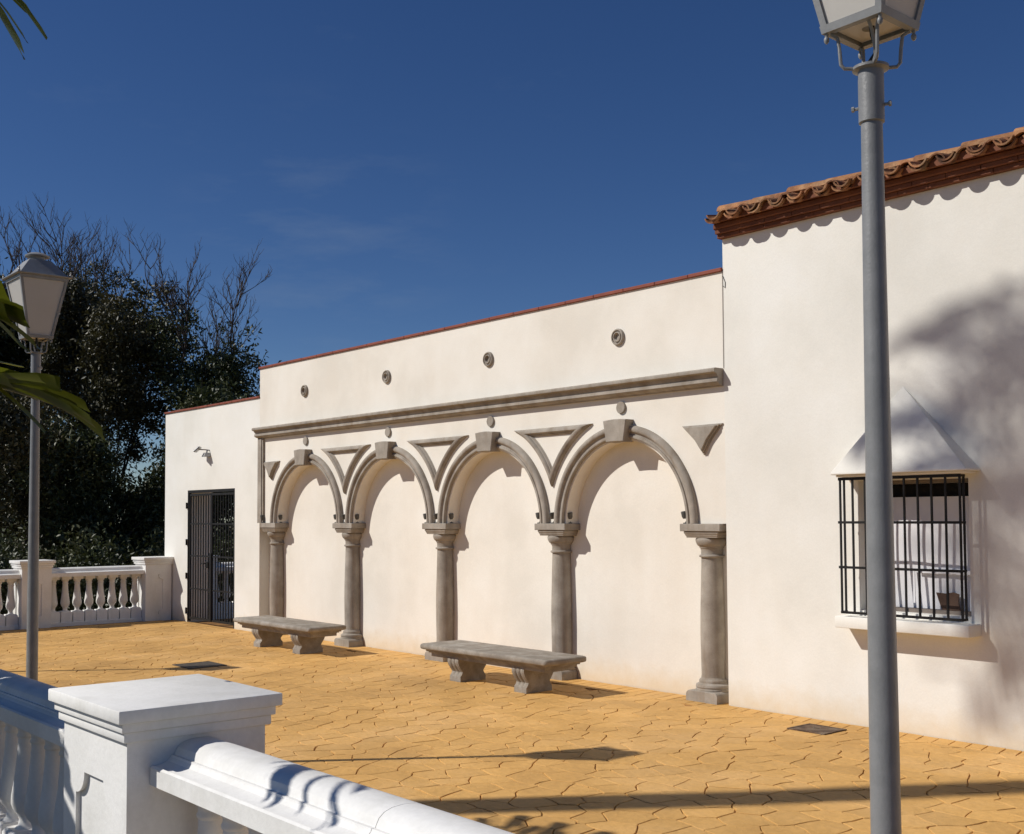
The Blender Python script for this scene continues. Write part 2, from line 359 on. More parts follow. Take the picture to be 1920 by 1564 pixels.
# curved triangles between the arches
def tri_loop(xa, xb, Rr, zt, n=12):
    """between arch centres xa<xb: top line zt, sides concentric with the arches"""
    xm = (xa+xb)/2; zb = ZS+math.sqrt(max(Rr**2-(xm-xa)**2, 0)); pts = []
    xl = xa+math.sqrt(Rr**2-(zt-ZS)**2); xr = xb-math.sqrt(Rr**2-(zt-ZS)**2)
    for i in range(n): pts.append((xl+(xr-xl)*i/n, zt))
    a0 = math.atan2(zt-ZS, xr-xb); a1 = math.atan2(zb-ZS, xm-xb)
    for i in range(n): a = a0+(a1-a0)*i/n; pts.append((xb+Rr*math.cos(a), ZS+Rr*math.sin(a)))
    a0 = math.atan2(zb-ZS, xm-xa); a1 = math.atan2(zt-ZS, xl-xa)
    for i in range(n): a = a0+(a1-a0)*i/n; pts.append((xa+Rr*math.cos(a), ZS+Rr*math.sin(a)))
    return pts
for q in range(3):
    xa, xb = AX[q+1], AX[q]
    prof = [(0, -.001), (.02, .022), (.12, .038), (.34, .05), (.55, .05), (.66, .04), (.70, .024), (.82, .022), (.86, .012), (1.0, -.001)]
    mo = MB(); rings = []
    for t, d in prof:
        rings.append([(x, W-d, z) for x, z in tri_loop(xa, xb, 1.092+.088*t, 2.632-.088*t)])
    mo.loft(rings, True, False, False).build('triangle_moulding', M['stone'], arc, smooth=35)
def tri_plate(P):
    mo = MB(); c = (sum(p[0] for p in P)/3, sum(p[1] for p in P)/3); rings = []
    for k, d in ((1, -.001), (1, .016), (.90, .018), (.88, .036), (.80, .038), (.77, .056)):
        r = []
        for i in range(3):
            a, b = P[i], P[(i+1) % 3]
            for s in range(8):
                t = s/8; x = a[0]+(b[0]-a[0])*t; z = a[1]+(b[1]-a[1])*t
                bow = math.sin(math.pi*t)*(.018 if i else 0); nx_, nz_ = c[0]-x, c[1]-z; l = math.hypot(nx_, nz_)
                x += nx_/l*bow; z += nz_/l*bow; r.append((c[0]+(x-c[0])*k, W-d, c[1]+(z-c[1])*k))
        rings.append(r)
    mo.loft(rings).build('triangle_block', M['stone'], arc, smooth=30)
tri_plate([(-7.16, 2.525), (-6.68, 2.525), (-6.90, 2.245)]); tri_plate([(-15.29, 2.51), (-14.83, 2.515), (-15.07, 2.243)])
# columns
CY = 8.262
def column_parts():
    c = (0, 0, 0)
    sh = [(.098, 1.31), (.100, 1.24), (.106, 1.05), (.1135, .80), (.1155, .62), (.113, .42), (.110, .24), (.112, .215)]
    shaft = MB().lathe(sh[::-1], c, 32).mesh('shaft', M['stone'], smooth=50)
    cap = MB()
    cap.box(-.238, .238, 8.088-CY, NI-CY+.02, 1.548, ZS-.001)
    cap.sqlathe([(.185, 1.489), (.185, 1.503), (.194, 1.508), (.194, 1.521), (.204, 1.527), (.204, 1.5475)], (0, 0.0, 0), 1, .78)
    cme = cap.mesh('abacus', M['stone'], bevel=.004, smooth=30)
    ec = [(.098, 1.306), (.116, 1.311), (.119, 1.320), (.116, 1.329), (.101, 1.334), (.100, 1.372), (.103, 1.378), (.106, 1.392), (.114, 1.396), (.117, 1.410), (.127, 1.414), (.139, 1.43), (.147, 1.45), (.150, 1.468), (.146, 1.482), (.138, 1.4885)]
    eme = MB().lathe(ec, c, 32).mesh('echinus', M['stone'], smooth=35)
    bs = [(.165, .095), (.165, .112), (.158, .118), (.164, .132), (.160, .150), (.142, .160), (.132, .168), (.134, .182), (.128, .196), (.118, .203), (.113, .216)]
    bme = MB().lathe(bs, c, 32).mesh('torus_base', M['stone'], smooth=35)
    pf = [(-.185, -.02), (-.185, .058), (-.180, .075), (-.168, .088), (-.150, .098), (.150, .098), (.168, .088), (.180, .075), (.185, .058), (.185, -.02)]
    pme = MB().loft([[(x, y, z) for x, z in pf] for y in (-.178, .045)]).mesh('plinth', M['stone'], smooth=40, bevel=.004)
    return shaft, cme, eme, bme, pme
shm, cme, eme, bme, pme = column_parts()
for i, x in enumerate(CX):
    col = inst('column', shm, (x, CY, 0), arc, (0, 0, .9*i))
    for nm, me in (('abacus', cme), ('echinus', eme), ('torus_base', bme), ('plinth', pme)):
        o = inst(nm, me, (x, CY, 0), col); o.rotation_euler = (0, 0, 0 if nm in ('abacus', 'plinth') else 0)
        if nm in ('abacus', 'plinth'): o.rotation_euler = (0, 0, -.9*i)
MB().tube([(XR+.004, W-.006, 3.86), (XR+.03, W-.007, 3.80), (XR+.028, W-.007, 3.75), (XR+.005, W-.007, 3.77)], .0028, 6).build('cable', M['cable'], arc)
MB().tube([(XR-.0005, W-.008, 3.90), (XR, W-.008, 3.4), (XR-.001, W-.008, 3.024)], .0026, 6).build('cable', M['frame'], arc)

# ------------------------------------------------------------------ garden wall with the gate opening
GX0, GX1, GZ = -17.93, -16.245, 2.15
gw = empty('gate_wall', (-17, W, 0), 'lower cream wall with iron gate opening beside the arcade', 'wall')
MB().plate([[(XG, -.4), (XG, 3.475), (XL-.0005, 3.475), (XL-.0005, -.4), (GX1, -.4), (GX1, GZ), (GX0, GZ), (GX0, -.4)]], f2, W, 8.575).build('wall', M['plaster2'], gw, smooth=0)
x = XG-.02
while x < XL-.03:
    x1 = min(x+.42, XL-.002)
    MB().box(x+.0015, x1-.0015, W-.022, 8.597, 3.476, 3.506+rnd.uniform(-.002, .002)).build('coping_tile', M['redcop'], gw, bevel=.004, smooth=30); x = x1
gate = empty('iron_gate', (-17.08, W+.03, 0), 'black iron double gate of slim upright bars in the low wall', 'gate')
GY = W+.025
def bar(nm, x0, x1, z0, z1, t=.014, p=None, y=GY): MB().box(x0, x1, y-t/2, y+t/2, z0, z1).build(nm, M['iron'], p, smooth=0)
GM = (GX0+GX1)/2
bar('outer_frame', GX0+.002, GX1-.002, GZ-.045, GZ-.003, .05, gate)
for x in (GX0+.003, GX1-.035): bar('outer_frame', x, x+.032, .012, GZ-.046, .05, gate)
for a, b in ((GX0+.04, GM-.004), (GM+.004, GX1-.04)):
    lf = MB().box(a, b, GY-.012, GY+.012, .05, .085).box(a, b, GY-.012, GY+.012, GZ-.095, GZ-.06)
    lf.box(a, a+.03, GY-.012, GY+.012, .085, GZ-.095).box(b-.03, b, GY-.012, GY+.012, .085, GZ-.095)
    leaf = lf.build('gate_leaf', M['iron'], gate, smooth=0)
    for z in (.545, 1.08, 1.60): bar('cross_bar', a+.03, b-.03, z-.012, z+.012, .010, leaf, GY-.003)
    nb = 7
    for i in range(nb):
        x = a+.03+(b-a-.06)*(i+1)/(nb+1); bar('bar', x-.0075, x+.0075, .085, GZ-.095, .015, leaf, GY+.003)
MB().box(GM-.035, GM+.035, GY-.03, GY-.0125, .05, 1.14).build('meeting_stile', M['iron'], gate, smooth=0, bevel=.004)
lk = MB().box(GM-.13, GM-.036, GY-.05, GY+.03, .90, 1.0).build('lock_box', M['iron'], gate, bevel=.005)
MB().tube([(GM-.11, GY-.05, .97), (GM-.11, GY-.085, .97), (GM-.17, GY-.09, .97)], .009, 8).build('handle', M['iron'], lk)
for z in (.18, .75, 1.3, 1.9): MB().lathe([(.014, -.05), (.014, .05)], (GX0-.012, W-.014, z), 10).build('hinge', M['iron'], gate)

# ------------------------------------------------------------------ floodlight on the gate wall
fl = empty('floodlight', (-17.13, W, 2.74), 'small grey floodlight on a bracket high above the gate', 'floodlight')
def obox(c, sx, sy, sz, rot):
    m = MB().box(-sx/2, sx/2, -sy/2, sy/2, -sz/2, sz/2); rm = rot.to_matrix() if hasattr(rot, 'to_matrix') else rot
    m.v = [tuple(Vector(c)+rm @ Vector(p)) for p in m.v]; return m
from mathutils import Euler
er = Euler((R(-48), 0, R(-38)))
obox((-17.25, W-.15, 2.79), .15, .03, .12, er).build('lamp_body', M['alu'], fl, bevel=.006)
obox(Vector((-17.25, W-.15, 2.79))+er.to_matrix() @ Vector((0, -.017, 0)), .125, .006, .095, er).build('lamp_glass', M['glass'], fl)
MB().tube([(-17.13, W, 2.775), (-17.15, W-.08, 2.785), (-17.18, W-.11, 2.785), (-17.23, W-.14, 2.79)], .010, 8).build('bracket', M['alu'], fl)
MB().loft([[(-17.13+a*s, W-.05+b*s, z) for a, b in ((-.04, -.05), (.04, -.05), (.04, .05), (-.04, .05))] for s, z in ((.75, 2.735), (1.3, 2.67))]).build('junction_box', M['alu'], fl, bevel=.004)
MB().tube([(-17.13, W-.04, 2.77), (-17.13, W-.05, 2.735)], .012, 8).build('bracket', M['alu'], fl)

# ------------------------------------------------------------------ house
HX1 = 5.0
house = empty('tiled_house', (-3, W, 0), 'pale plastered house front with clay tile eave and hooded window', 'house')
WX0, WX1, WZ0, WZ1 = -5.30, -4.36, .925, 1.965
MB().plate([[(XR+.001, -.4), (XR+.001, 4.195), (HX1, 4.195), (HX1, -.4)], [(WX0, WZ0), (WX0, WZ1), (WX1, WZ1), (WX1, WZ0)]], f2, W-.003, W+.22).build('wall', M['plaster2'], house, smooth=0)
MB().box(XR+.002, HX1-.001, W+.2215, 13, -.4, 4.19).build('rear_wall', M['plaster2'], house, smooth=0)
MB().box(XR-.02, HX1, W+.16, 13.05, 4.196, 4.40).build('flat_roof', M['plaster2'], house, smooth=0)
# eave courses
def course(y0, z0, z1, ln, off, nm):
    x = XR-.02+off*0
    while x < HX1-.4:
        x1 = x+ln; MB().box(x+.002, x1-.002, y0, W+.155, z0, z1).build(nm, M['redpaint'], house, bevel=.003, smooth=30); x = x1
course(W-.055, 4.1965, 4.232, .26, 0, 'eave_brick'); course(W-.085, 4.2335, 4.270, .28, .1, 'eave_brick')
MB().box(XR-.03, HX1-.3, W-.10, W+.15, 4.2715, 4.325).build('eave_fill', M['redpaint'], house, bevel=.01)
# clay tiles
TP = .226
def tile_mesh(nm, rad, a0, a1, zc, y0, y1, rise, taper, th, n=12):
    m = MB(); rings = []
    for y, t in ((y0, 0), (y1, 1)):
        r_ = rad*(1-taper*t); o = []; i_ = []
        for k in range(n+1):
            a = a0+(a1-a0)*k/n
            o.append((r_*math.cos(a), y, zc+rise*t+r_*math.sin(a))); i_.append(((r_-th)*math.cos(a), y, zc+rise*t+(r_-th)*math.sin(a)))
        rings.append(o+i_[::-1])
    m.loft(rings); return m.mesh(nm, M['tile'], smooth=45)
RISE = .055
pan = tile_mesh('roof_tile', .080, R(200), R(340), 4.405, W-.225, W+.12, RISE*.95, .12, .013)
pan2 = tile_mesh('roof_tile', .085, R(200), R(340), 4.388, W-.205, W+.12, RISE*.95, .12, .013)
cov = tile_mesh('roof_tile', .078, R(12), R(168), 4.330, W-.195, W+.12, RISE*.95, .15, .013)
cov2 = tile_mesh('roof_tile', .076, R(12), R(168), 4.350, W-.085, W+.14, RISE*.6, .15, .013)
k = 0; x = XR-.01+.06
while x < HX1-.4:
    for me, dx, pr in ((pan, 0, 1), (pan2, 0, 1), (cov, TP/2, 1), (cov2, TP/2, 1)):
        inst('roof_tile', me, (x+dx+rnd.uniform(-.006, .006), rnd.uniform(-.012, .012), rnd.uniform(-.004, .004)), house, (rnd.uniform(-.01, .01)*0, 0, rnd.uniform(-.004, .004)))
    # dark mortar bed under each cover tile
    MB().loft([[(x+TP/2+.070*math.cos(a), y, 4.318+zz*.35+.066*math.sin(a)) for a in [math.pi*q/8 for q in range(9)]] for y, zz in ((W-.160, 0), (W+.1, .13))]).build('mortar_bed', M['redpaint'], house)
    x += TP
MB().loft([[(XR-.02, W-.16, 4.326), (XR-.02, W+.155, 4.326), (XR-.02, W+.155, 4.405), (XR-.02, W+.06, 4.37)], [(HX1-.4, W-.16, 4.326), (HX1-.4, W+.155, 4.326), (HX1-.4, W+.155, 4.405), (HX1-.4, W+.06, 4.37)]]).build('roof_bed', M['redpaint'], house)
x = XR-.05; k = 0
while x < HX1-.5:
    ln = .40+rnd.uniform(-.03, .05); m = MB(); rings = []; r0 = .068+rnd.uniform(-.004, .006); zz = 4.446+rnd.uniform(-.009, .010)
    for t in (0, .5, 1):
        r_ = r0*(1.08-.16*t); rings.append([(x+ln*1.08*t, W+.075+r_*1.15*math.cos(a), zz+r_*.88*math.sin(a)+.012*(1-t)) for a in [math.pi*q/10 for q in range(11)]])
    m.loft(rings).build('ridge_tile', M['ridge'], house, smooth=45)
    if rnd.random() < .75:
        mx = x+rnd.uniform(.05, .35); s = rnd.uniform(.03, .06)
        mm = MB(); mm.lathe([(s*.4, -.02), (s, 0), (s*.8, .02), (s*.3, .032)], (mx, W-.02, 4.418), 7); mm.v = [(p[0]+rnd.uniform(-.008, .008), p[1]+rnd.uniform(-.008, .008), p[2]+rnd.uniform(-.005, .005)) for p in mm.v]
        mm.build('mortar_lump', M['ridge'], house)
    x += ln
# window
WI = W+.13
win = MB().plate([[(WX0+.001, WZ0+.001), (WX0+.001, WZ1-.001), (WX1-.001, WZ1-.001), (WX1-.001, WZ0+.001)], [(WX0+.03, WZ0+.03), (WX0+.03, WZ1-.03), (WX1-.05, WZ1-.03), (WX1-.05, WZ0+.03)]], f2, WI-.02, WI+.02).build('window', M['frame'], house, smooth=0)
MB().box(WX0+.0305, WX1-.0505, WI+.055, WI+.065, WZ0+.031, WZ1-.031).build('dark_pane', M['dark'], win, smooth=0)
# crinkled white sheet hung behind the bars
n1, n2 = 24, 18; sx0, sx1, sz0, sz1 = WX0+.04, WX1-.06, WZ0+.032, WZ1-.135; sm = MB(); vv = []
for j in range(n2+1):
    for i in range(n1+1):
        u, v = i/n1, j/n2
        vv.append((sx0+(sx1-sx0)*u, WI+.028-.028*math.sin(math.pi*min(1, u*1.6))*math.sin(math.pi*v)-.006*math.sin(9*u+5*v), sz0+(sz1-sz0)*v))
ff = [(j*(n1+1)+i, j*(n1+1)+i+1, (j+1)*(n1+1)+i+1, (j+1)*(n1+1)+i) for j in range(n2) for i in range(n1)]
sm.add(vv, ff).build('white_sheet', M['blind'], win, smooth=60)
MB().plate([[(sx0+.60, WZ0+.034), (sx0+.555, WZ0+.165), (sx0+.63, WZ0+.160), (sx0+.70, WZ0+.172), (sx0+.745, WZ0+.158), (sx0+.735, WZ0+.095), (sx0+.755, WZ0+.034)]], f2, WI-.019, WI-.012).build('brown_board', M['rag'], win, smooth=0)
MB().box(sx0+.40, sx1-.005, WI-.014, WI-.006, 1.235, 1.262).build('cross_slat', M['blind'], win, smooth=0)
MB().box(sx0+.36, sx0+.375, WI-.016, WI-.008, 1.0, 1.262).build('cross_slat', M['blind'], win, smooth=0)
# sill and hood
GF = 7.985
MB().box(-5.425, -4.287, 7.962, W+.10, .79, .882).build('sill', M['plaster2'], house, bevel=.008, seg=2)
hd = MB(); hx0, hx1, hy = -5.415, -4.262, 7.925
hd.box(hx0+.03, hx1-.03, hy+.03, W-.0035, 1.995, 2.012)
hd.add([(hx0, hy, 2.0125), (hx1, hy, 2.0125), (hx1, W-.0035, 2.0125), (hx0, W-.0035, 2.0125), (hx0, hy, 2.028), (hx1, hy, 2.028), (hx1, W-.0035, 2.028), (hx0, W-.0035, 2.028), (-4.88, W-.0035, 2.70)],
       [(3, 2, 1, 0), (0, 1, 5, 4), (1, 2, 6, 5), (3, 0, 4, 7), (4, 5, 8), (5, 6, 8), (7, 4, 8), (6, 7, 8), (2, 3, 7, 6)])
hd.build('window_hood', M['plaster2'], house, smooth=0, bevel=.004)
# grille
gx0, gx1 = -5.365, -4.344
gr = MB().box(gx0-.012, gx1+.012, GF-.012, GF+.004, 1.968, 1.992).build('window_grille', M['iron'], house, smooth=0)
MB().box(gx0-.006, gx1+.006, GF-.012, GF+.004, .905, .925).build('cross_bar', M['iron'], gr, smooth=0)
zs_ = (.916, 1.274, 1.632, 1.98)
for z in zs_[1:3]: MB().box(gx0-.015, gx1+.015, GF-.016, GF-.010, z-.010, z+.010).build('cross_bar', M['iron'], gr, smooth=0)
vb = MB().box(-.007, .007, -.007, .007, .918, 1.976).mesh('bar', M['iron'], smooth=0)
for i in range(10): inst('bar', vb, (gx0+(gx1-gx0)*i/9, GF, 0), gr)
for x in (gx0, gx1):
    inst('bar', vb, (x, GF+.055, 0), gr)
    for z in zs_: MB().box(x-.006, x+.006, GF+.008, GF+.07, z-.009, z+.009).build('cross_bar', M['iron'], gr, smooth=0)

# ------------------------------------------------------------------ balustrades
bal_prof_sq = None
def baluster_mesh():
    m = MB()
    m.sqlathe([(.074, .728), (.074, .848)]); m.sqlathe([(.086, .05), (.086, .20), (.070, .222)])
    m.lathe([(.036, .212), (.052, .222), (.036, .238), (.033, .262), (.040, .285), (.060, .31), (.070, .34), (.069, .375), (.061, .43), (.052, .50), (.045, .58), (.041, .65), (.046, .655), (.048, .665), (.043, .674), (.043, .69), (.054, .705), (.062, .728)], (0, 0, 0), 20)
    return m.mesh('baluster', M['white'], smooth=40)
BME = baluster_mesh()
RP = [(-.180, .775), (-.180, .836), (-.172, .842), (-.166, .838), (-.140, .842), (-.118, .850), (-.106, .862), (-.104, .869), (-.092, .869), (-.089, .877), (-.080, .893), (-.063, .906), (-.038, .914), (0, .917)]
RP = RP+[(-a, b) for a, b in RP[-2::-1]]
def pier(nm, x, y, sx, sy, parent, faces):
    """square pier: shaft with sunk panels on the faces listed, moulded cap as its part"""
    o = Vector((x, y, 0)); g = .018; b = MB().box(x-sx+g, x+sx-g, y-sy+g, y+sy-g, -.15, .93)
    p = b.build(nm, M['white'], parent, smooth=0)
    for fx, fy in ((1, 0), (-1, 0), (0, 1), (0, -1)):
        hw = (sy if fx else sx)-(g if fx else 0)
        def to3(u, v, d, fx=fx, fy=fy):
            return (x+fx*(sx-d), y+u, v) if fx else (x+u, y+fy*(sy-d), v)
        holes = []
        if (fx, fy) in faces:
            w_, z0, z1, q = hw-.13, .10, .765, .085; h = []
            for cx_, cz_, a0 in ((w_, z1, 270), (-w_, z1, 360), (-w_, z0, 90), (w_, z0, 180)):
                for i in range(9):
                    a = R(a0-90*i/8); h.append((cx_+q*math.cos(a), cz_+q*math.sin(a)))
            holes = [h[::-1]]
        MB().plate([[(-hw, -.15), (hw, -.15), (hw, .93), (-hw, .93)]]+holes, to3, 0, g).build('panel_face', M['white'], p, smooth=0)
    c = MB()
    for e, z0, z1 in ((.018, .931, .966), (.030, .967, 1.000), (.048, 1.001, 1.047)):
        c.box(x-sx-e, x+sx+e, y-sy-e, y+sy+e, z0, z1)
    c.build('cap', M['white'], p, bevel=.005, seg=2, smooth=30)
    return p
def rail(nm, a, b, along, cc, parent, dz=0):
    f = (lambda t, d, z: (t, cc+d, z)) if along == 'x' else (lambda t, d, z: (cc+d, t, z))
    return MB().loft([[f(t, d, z) for d, z in RP] for t in (a, b)]).build(nm, M['white'], parent, smooth=22)
def base(nm, a, b, along, cc, parent):
    m = MB()
    if along == 'x': m.box(a, b, cc-.11, cc+.11, -.15, .05)
    else: m.box(cc-.11, cc+.11, a, b, -.15, .05)
    return m.build(nm, M['white'], parent, bevel=.006)
# near one, parallel to the facade
NB = 1.818
nb_ = empty('near_balustrade', (-4.2, NB, 0), 'white balustrade with square pier and moulded rail under leaf shadows', 'balustrade')
for x in (-4.205, -7.75, -.55): pier('pier', x, NB, .308, .262, nb_, {(0, -1), (0, 1)})
for a, b in ((-7.44, -4.514), (-3.896, -2.62), (-2.617, -.859)): rail('rail', a, b, 'x', NB, nb_)
for a, b in ((-7.44, -4.514), (-3.896, -.859)):
    base('base_rail', a, b, 'x', NB, nb_)
    n = round((b-a)/.193); st = (b-a)/n
    for i in range(n): inst('baluster', BME, (a+st*(i+.5), NB, 0), nb_)
# far one, at right angles to it
FB = -18.72
fb_ = empty('far_balustrade', (FB, 6, 0), 'white balustrade running out from the gate wall in front of trees', 'balustrade')
for y in (7.90, 5.93, 3.96, 1.97): pier('pier', FB, y, .22, .225, fb_, {(1, 0), (0, -1)})
for a, b in ((6.157, 7.673), (4.187, 5.703), (2.197, 3.733)):
    rail('rail', a, b, 'y', FB, fb_); base('base_rail', a, b, 'y', FB, fb_)
    for i in range(8): inst('baluster', BME, (FB, a+(b-a)/8*(i+.5), 0), fb_)
rb_ = empty('rear_balustrade', (FB, 10, 0), 'white balustrade seen through the bars of the gate', 'balustrade')
for y in (8.70, 12.2): pier('pier', FB, y, .22, .225, rb_, set())
rail('rail', 8.927, 11.973, 'y', FB, rb_); base('base_rail', 8.927, 11.973, 'y', FB, rb_)
for i in range(15): inst('baluster', BME, (FB, 8.927+3.046/15*(i+.5), 0), rb_)

# ------------------------------------------------------------------ benches
def make_bench(loc, label):
    b = empty('stone_bench', (0, 0, 0), label, 'bench', 'stone benches in front of the arcade')
    hx, hy = 1.0, .272
    def rr(e, z, r=.03):
        pts = []
        for sx, sy, a0 in ((1, -1, -90), (1, 1, 0), (-1, 1, 90), (-1, -1, 180)):
            for i in range(4):
                a = R(a0+90*i/3); pts.append((sx*(hx-e-r)+r*math.cos(a), sy*(hy-e-r)+r*math.sin(a), z))
        return pts
    seat = MB().loft([rr(.022, .300), rr(.006, .306), rr(0, .318), rr(0, .342), rr(.006, .354), rr(.02, .360)]).build('seat_slab', M['bench'], b, smooth=50)
    MB().box(-hx+.055, hx-.055, -hy+.045, hy-.045, .280, .299).box(-hx+.075, hx-.075, -hy+.065, hy-.065, .266, .2795).build('seat_moulding', M['bench'], seat, bevel=.004)
    MB().box(-hx+.10, hx-.10, -hy+.085, hy-.085, .228, .2655).build('seat_apron', M['bench'], seat, bevel=.004)
    # scrolled legs: side profile swept across the width with three flutes on the curl
    def sideprof(sgn):
        P = [(.165, 0), (.165, .055), (.150, .075), (.140, .098), (.150, .115), (.166, .135), (.186, .165), (.200, .20), (.198, .232), (.182, .252), (.150, .2275)]
        return [(sgn*a, z) for a, z in P]
    prof = sideprof(-1)+sideprof(1)[::-1]
    for lx in (-.515, .515):
        m = MB(); nw = 25; rings = []
        for i in range(nw):
            x = -.09+.18*i/(nw-1); u = i/(nw-1)*3 % 1 if i < nw-1 else 1.0
            fl_ = .013*(1-abs(math.sin(math.pi*(i/(nw-1))*3))**.6)
            if i in (0, nw-1): fl_ = .004
            r = []
            for a, z in prof:
                k = fl_ if z > .06 and z < .25 else 0
                r.append((lx+x, a-math.copysign(k, a), z if z > .0 else 0))
            rings.append(r)
        m.loft(rings).build('leg', M['bench'], b, smooth=40)
    b.location = loc
    return b
make_bench((-8.985, 7.405, 0), 'grey stone bench with scrolled legs near the middle arches')
make_bench((-13.27, 7.40, 0), 'grey stone bench with scrolled legs between the gate and the arches')

# ------------------------------------------------------------------ manhole covers
def manhole(x0, x1, y0, y1, m, label):
    e = empty('manhole_cover', ((x0+x1)/2, (y0+y1)/2, 0), label, 'manhole cover')
    MB().plate([[(x0, y0), (x1, y0), (x1, y1), (x0, y1)], [(x0+.02, y0+.02), (x0+.02, y1-.02), (x1-.02, y1-.02), (x1-.02, y0+.02)]], lambda u, v, d: (u, v, d), .009, -.011).build('frame', m, e, smooth=0)
    MB().box(x0+.024, x1-.024, y0+.024, y1-.024, -.011, .007).build('plate', m, e, bevel=.002)
    MB().tube([((x0+x1)/2-.03, (y0+y1)/2, .007), ((x0+x1)/2-.02, (y0+y1)/2, .014), ((x0+x1)/2+.02, (y0+y1)/2, .014), ((x0+x1)/2+.03, (y0+y1)/2, .007)], .004, 6).build('lift_ring', m, e)
manhole(-5.63, -5.28, 7.59, 7.89, M['cover'], 'rusty square manhole cover near the foot of the house wall')
manhole(-12.76, -12.28, 5.62, 6.07, M['cover2'], 'dark square manhole cover out in the paving before the bench')

# ------------------------------------------------------------------ capital spotlights
def make_spot():
    s = empty('spotlight', (0, 0, 0), '', '', 'spotlights standing on the capitals')
    MB().lathe([(.018, 0), (.018, .006), (.012, .008)], (0, 0, 0), 12).build('base', M['spot'], s)
    MB().tube([(0, 0, .006), (.012, 0, .02), (.014, 0, .035), (.004, 0, .045)], .005, 8).build('stem', M['spot'], s)
    h = MB(); h.tube([(-.004, 0, .036), (-.006, 0, .052), (-.012, 0, .085), (-.0125, 0, .088)], [.014, .021, .023, .019], 14); h.build('head', M['spot'], s, smooth=40)
    return s
sp0 = make_spot(); first = True
names5 = ['first capital beside the house', 'second capital from the house', 'middle capital of the arcade', 'fourth capital from the house', 'last capital nearest the gate']
for i, x in enumerate(CX):
    lst = [(-.19, 8.118, 0, 'gate side of the '), (.20, 8.20, 2.2, 'house side of the ')]
    if 0 < i < 4: lst.insert(1, (.03, 8.115, 1.2, 'centre of the '))
    for dx, y, rz, sd in lst:
        s = sp0 if first else copy_tree(sp0); first = False
        s.location = (x+dx, y, ZS); s.rotation_euler = (0, 0, rz); s.scale = (1.35, 1.35, 1.3)
        tag(s, 'small dark spotlight on the '+sd+names5[i], 'spotlight')

